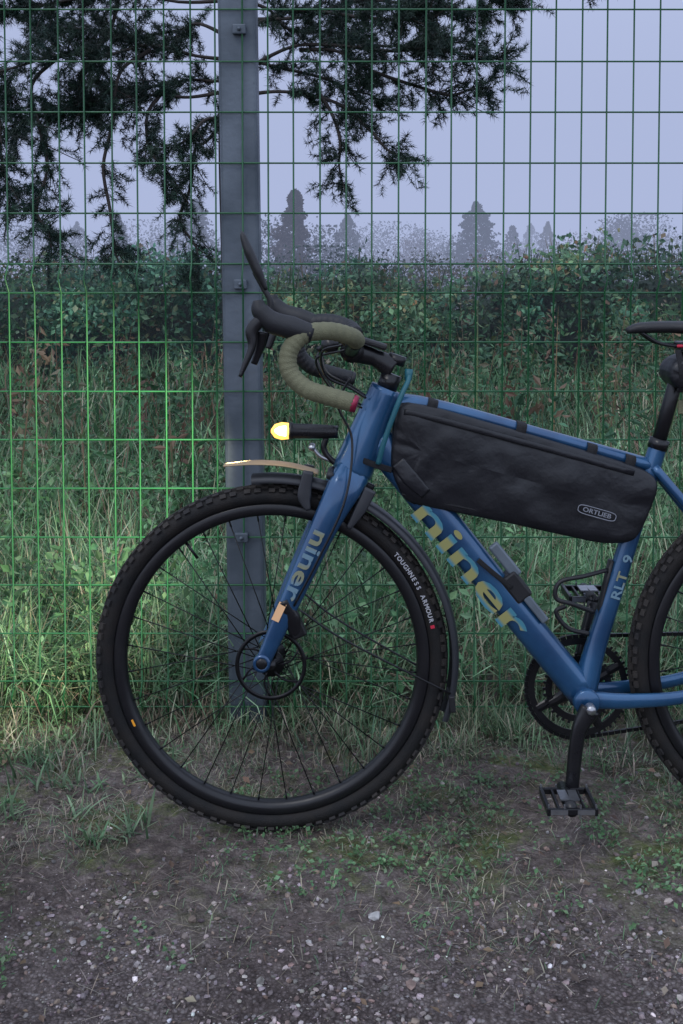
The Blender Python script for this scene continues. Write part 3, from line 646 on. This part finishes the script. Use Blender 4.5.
for i,a in enumerate(hx):
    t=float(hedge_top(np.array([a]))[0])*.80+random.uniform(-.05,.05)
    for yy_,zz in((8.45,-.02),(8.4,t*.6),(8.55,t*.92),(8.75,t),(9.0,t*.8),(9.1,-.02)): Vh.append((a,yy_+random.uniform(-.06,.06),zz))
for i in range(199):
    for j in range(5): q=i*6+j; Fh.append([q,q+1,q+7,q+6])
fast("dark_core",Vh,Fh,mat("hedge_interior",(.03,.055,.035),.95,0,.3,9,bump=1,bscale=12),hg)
x=rng.uniform(-8,9,700)
blades("shoots",np.stack([x,8.5+rng.normal(0,.2,700),hedge_top(x)*.85],1),rng.uniform(.12,.45,700),np.full(700,.012),rng.uniform(0,.4,700),rng.uniform(0,.5,700),rng.uniform(0,6.28,700),palette(700,[(.07,.12,.06),(.14,.10,.06)],[.7,.3]),M['leaf'],hg)

# ================================================================ DISTANT TREES
def tree(x,y,h,w,kind,n,col):
    t=rng.uniform(size=n); sd_=int(rng.integers(0,900)); ln=rng.uniform(-.08,.08)
    a=rng.uniform(0,6.28,n)
    if kind=='c':
        t=t**.8; nt_=rng.uniform(6,12); tier=(np.abs(((t*nt_+x)%1)-.5)*2); rad=w*(1-t)**rng.uniform(.6,.95)*(.55+.45*tier)*rng.uniform(.35,1,n)**.5+.02*w
        rad=rad*(.35+1.3*vn(a*1.3+3,t*7,sd_))
        dxx=0
    else:
        # several overlapping lobes of uneven size
        nl_=rng.integers(4,8); li=rng.integers(0,nl_,n)
        lx=rng.uniform(-.75,.75,nl_)*w; lz=rng.uniform(.35,.86,nl_)*h; lz[0]=.78*h; lx[0]*=.3; lr=rng.uniform(.16,.34,nl_)*h; lr[0]=.22*h
        dr=rdir(n)*(rng.uniform(.2,1,n)**.4)[:,None]*lr[li][:,None]*(.6+.7*vn(a*2,t*5,sd_))[:,None]
        low=rng.uniform(size=n)<.25
        p=np.stack([x+lx[li]+dr[:,0]*min(1.2,w/h*2.2+.4)+ln*lz[li],y+dr[:,1],np.clip(lz[li]+dr[:,2],0,h)],1)
        p[low,2]*=rng.uniform(0,.7,low.sum())
        return p,np.tile(np.array(col),(n,1))*(1+rng.uniform(-.35,.35,(n,1)))
    p=np.stack([x+rad*np.cos(a)+ln*t*h,y+rad*np.sin(a),t*h],1)
    return p,np.tile(np.array(col),(n,1))*(1+rng.uniform(-.3,.3,(n,1)))
pp=[];cc=[];ss=[]
def addt(u,vtop,y,wf,kind,n,col):
    q=P(u,vtop,y); h=q[2]; p,c=tree(q[0],y,h,h*wf,kind,n,col); pp.append(p);cc.append(c);ss.append(rng.uniform(.6,1.4,n)*h*.030)
DG=(.018,.042,.034);OL=(.06,.072,.035);BR=(.09,.055,.035)
for (u,vt,y,wf,k,n,c) in [(290,190,17,.30,'c',5200,(.055,.045,.04)),(266,215,20,.4,'b',2800,DG),(318,226,22,.45,'b',2800,DG),(352,214,26,.34,'c',3400,DG),(483,202,25,.40,'c',5600,DG),(455,232,28,.45,'b',2600,DG),(514,226,29,.4,'c',2600,DG),
      (405,234,30,.46,'b',2600,BR),(548,222,32,.4,'c',2800,OL),(572,232,28,.46,'b',2600,OL),(613,214,31,.48,'b',4000,DG),(640,236,30,.4,'c',2400,DG),(662,230,34,.46,'b',2400,OL),(700,222,32,.4,'c',2400,DG),
      (20,226,28,.46,'b',2800,DG),(120,214,26,.36,'c',3200,DG),(170,220,32,.46,'b',2800,DG),(75,222,32,.4,'c',2400,DG),(205,200,26,.36,'c',3200,DG),(380,222,36,.44,'b',2600,DG),(432,228,38,.44,'b',2400,DG),(533,224,42,.34,'c',1800,DG),
      (335,246,12,.7,'b',2200,DG),(425,254,11,.9,'b',2000,OL),(535,248,12,.8,'b',2200,DG),(590,256,11,.9,'b',2000,OL),(668,244,12,.8,'b',2400,DG),(280,250,12,.7,'b',2000,DG),(140,244,12,.8,'b',2400,DG),(40,248,12,.9,'b',2200,OL),(470,250,13,.6,'b',1800,BR)]:
    addt(u,vt,y,wf,k,n,c)
for i in range(190):
    u=rng.uniform(-900,1600); y=rng.uniform(36,64); addt(u,rng.uniform(222,256),y,rng.uniform(.35,.6),'c' if rng.uniform()<.3 else 'b',800,[DG,OL,BR][rng.integers(0,3)])
for i in range(120):
    u=rng.uniform(-700,1400); y=rng.uniform(11,20); addt(u,rng.uniform(244,268),y,rng.uniform(.5,1.0),'b',1000,[DG,OL,DG,BR][rng.integers(0,4)])
pp=np.concatenate(pp);cc=np.concatenate(cc);ss=np.concatenate(ss)
v,f=leavesVF(pp,ss,aspect=.6); fast("distant_trees",v,f,M['far'],None,np.repeat(cc,4,0))

# ================================================================ PINE TREE
pine=empty("pine_tree")
TX,TY=P(238,200,4.2)[0],4.2
trunk=[(TX+.03,TY,-.1),(TX,TY,1.),(TX-.02,TY,2.2),(TX+.05,TY+.05,3.6),(TX+.0,TY,5.2),(TX+.05,TY,6.8)]
wood=[sweepVF(trunk,[.11,.095,.085,.07,.045,.012],k=8,sides=14)]
limbs=[([(244,70,4.2),(330,45,4.0),(430,48,3.8),(512,62,3.7)],1.3),([(244,95,4.2),(310,95,4.0),(370,130,3.9),(408,162,3.8)],1.),([(244,20,4.2),(360,0,4.1),(470,12,4.0),(515,0,4.0)],1.4),
 ([(318,92,4.0),(340,140,3.9),(346,195,3.8)],.9),([(244,-60,4.2),(400,-60,4.0),(520,-50,3.8),(600,-24,3.7)],.6),([(300,50,4.1),(370,70,3.9),(450,95,3.8),(492,88,3.7)],1.1),
 ([(244,30,4.2),(300,10,3.7),(390,20,3.5),(440,20,3.4)],1.4),([(244,60,4.2),(290,70,4.5),(350,90,4.6),(395,110,4.7)],1.4),([(244,0,4.2),(290,30,4.5),(370,45,4.6),(480,40,4.7)],1.4),
 ([(234,60,4.2),(150,45,4.0),(60,55,3.8),(-40,80,3.7)],1.7),([(234,110,4.2),(195,150,4.0),(180,220,3.9),(194,280,3.8)],.9),([(150,50,4.0),(112,125,3.9),(110,210,3.8),(122,268,3.7)],.75),
 ([(60,55,3.8),(40,130,3.8),(36,210,3.7),(52,255,3.6)],1.3),([(234,0,4.2),(120,-10,4.1),(0,10,4.),(-90,0,4.)],1.7),([(234,90,4.2),(160,95,4.1),(80,105,4.),(0,130,3.9)],1.6),
 ([(160,95,4.1),(150,150,4.),(190,205,3.9)],1.1),([(-30,80,3.7),(0,150,3.7),(10,215,3.6)],1.1),([(234,40,4.2),(180,30,4.5),(100,30,4.6),(20,20,4.7)],1.8),([(120,-10,4.1),(90,60,4.1),(80,110,4.)],1.4),([(0,10,4),(-10,60,4.),(10,110,4.)],1.4),([(234,130,4.2),(205,120,3.7),(170,150,3.6)],1.3),
 ([(234,70,4.2),(190,80,4.4),(120,90,4.5),(50,110,4.6)],1.6)]
Lw=[([P(*q) for q in pl],dn) for pl,dn in limbs]
for i in range(26):
    z0=rng.uniform(2.9,6.5); a=rng.uniform(0,6.28); L=(7.2-z0)*.42*rng.uniform(.7,1.1)
    p0=Vector((TX,TY,z0)); e=Vector((math.cos(a),math.sin(a),0))
    Lw.append(([p0,p0+e*L*.5+Vector((0,0,.1)),p0+e*L+Vector((0,0,-.12))],.3))
TB=[];TD=[]
for pl,dn in Lw:
    pl2=[pl[0]]
    for a,b_ in zip(pl[:-1],pl[1:]):
        mid=(a+b_)/2+Vector(rng.normal(0,.03,3)); pl2+=[mid,b_]
    C=np.array(catmull([tuple(p) for p in pl2],8)); L=np.linalg.norm(np.diff(C,axis=0),axis=1).sum()
    wood.append(sweepVF(pl2,[.013]+[.009]*(len(pl2)-3)+[.006,.003],k=5,sides=6))
    ns=int(L*36*dn)
    for _ in range(ns):
        s=rng.uniform(.12,1.)**.8*(len(C)-2); j=int(s); p=C[j]*(1-(s-j))+C[j+1]*(s-j); tg=C[j+1]-C[j]; tg/=np.linalg.norm(tg)
        d_=rdir(1)[0]; d_=d_+tg*.9; d_[2]-=.05; d_/=np.linalg.norm(d_); ln=rng.uniform(.07,.22)
        q=p+d_*ln+np.array([0,0,-.05])*ln
        if _%3==0: wood.append(sweepVF([p,(p+q)/2+rng.normal(0,.01,3),q],[.003,.0025,.002],k=2,sides=4))
        for t_ in np.arange(.3,1.05,.18):
            TB.append(p+(q-p)*t_+rng.normal(0,.012,3)); TD.append(d_+rng.normal(0,.35,3))
TB=np.array(TB);TD=np.array(TD);TD/=np.linalg.norm(TD,axis=1)[:,None]
K=38;NT=len(TB)
nb=np.repeat(TB,K,0)+np.repeat(TD,K,0)*rng.uniform(-.03,.03,(NT*K,1)); nd=np.repeat(TD,K,0)*.6+rdir(NT*K)*.95; nd/=np.linalg.norm(nd,axis=1)[:,None]
nl=rng.uniform(.022,.050,NT*K); sd=np.cross(nd,rdir(NT*K)); sd/=np.linalg.norm(sd,axis=1)[:,None]
W=np.stack([nb-sd*.0020,nb+sd*.0020,nb+nd*nl[:,None]],1).reshape(-1,3)
c=np.repeat(palette(NT,[(.014,.034,.028),(.030,.058,.042),(.018,.030,.024)],[.5,.3,.2],.3),K,0)
fast("needles",W,np.arange(NT*K*3).reshape(-1,3),M['needle'],pine,np.repeat(c,3,0))
multi("trunk_and_limbs",wood,M['bark'],pine)
print("needles",NT*K)

# ================================================================ MIST
vm=bpy.data.materials.new("mist"); vm.use_nodes=True; nt=vm.node_tree; nt.nodes.clear()
out=nt.nodes.new("ShaderNodeOutputMaterial"); ab=nt.nodes.new("ShaderNodeVolumeAbsorption"); em=nt.nodes.new("ShaderNodeEmission"); ads=nt.nodes.new("ShaderNodeAddShader")
dens=.026; ab.inputs["Color"].default_value=(0,0,0,1); ab.inputs["Density"].default_value=dens
em.inputs["Color"].default_value=(.42,.485,.715,1); em.inputs["Strength"].default_value=dens
nt.links.new(ab.outputs[0],ads.inputs[0]); nt.links.new(em.outputs[0],ads.inputs[1]); nt.links.new(ads.outputs[0],out.inputs["Volume"])
v,f=boxesVF([[0,130.5,14.5]],[np.eye(3)],[[260,123.,15.5]]); fast("mist",v,f,vm)

# ================================================================ SKY, SUN, CAMERA
w=bpy.data.worlds.new("World"); sc.world=w; w.use_nodes=True; nt=w.node_tree; bg=nt.nodes["Background"]
sky=nt.nodes.new("ShaderNodeTexSky"); sky.sky_type='NISHITA'; sky.sun_disc=False; sky.sun_elevation=math.radians(4); sky.sun_rotation=math.radians(200); sky.air_density=1.5; sky.ozone_density=4
mx=nt.nodes.new("ShaderNodeMix"); mx.data_type='RGBA'; mx.inputs[0].default_value=.88; mx.inputs[7].default_value=(9.5,10.8,13.9,1)
nt.links.new(sky.outputs[0],mx.inputs[6]); nt.links.new(mx.outputs[2],bg.inputs[0]); bg.inputs[1].default_value=.112
sd_=bpy.data.lights.new("sun",'SUN'); sd_.energy=.65; sd_.angle=math.radians(16); sd_.color=(1.,.97,.93)
so=bpy.data.objects.new("sun",sd_); sc.collection.objects.link(so); so.rotation_euler=(math.radians(30),math.radians(-24),0)
cd=bpy.data.cameras.new("camera"); co=bpy.data.objects.new("camera",cd); sc.collection.objects.link(co); sc.camera=co
co.location=(0,-D,H); co.rotation_euler=(math.radians(90)-TH,0,0)
cd.sensor_fit='VERTICAL'; cd.sensor_height=24; cd.lens=F/1024*24; cd.shift_y=-(512-V0)/1024; cd.clip_start=.05; cd.clip_end=1000
sc.view_settings.view_transform='Standard'; sc.view_settings.look='None'; sc.view_settings.exposure=0
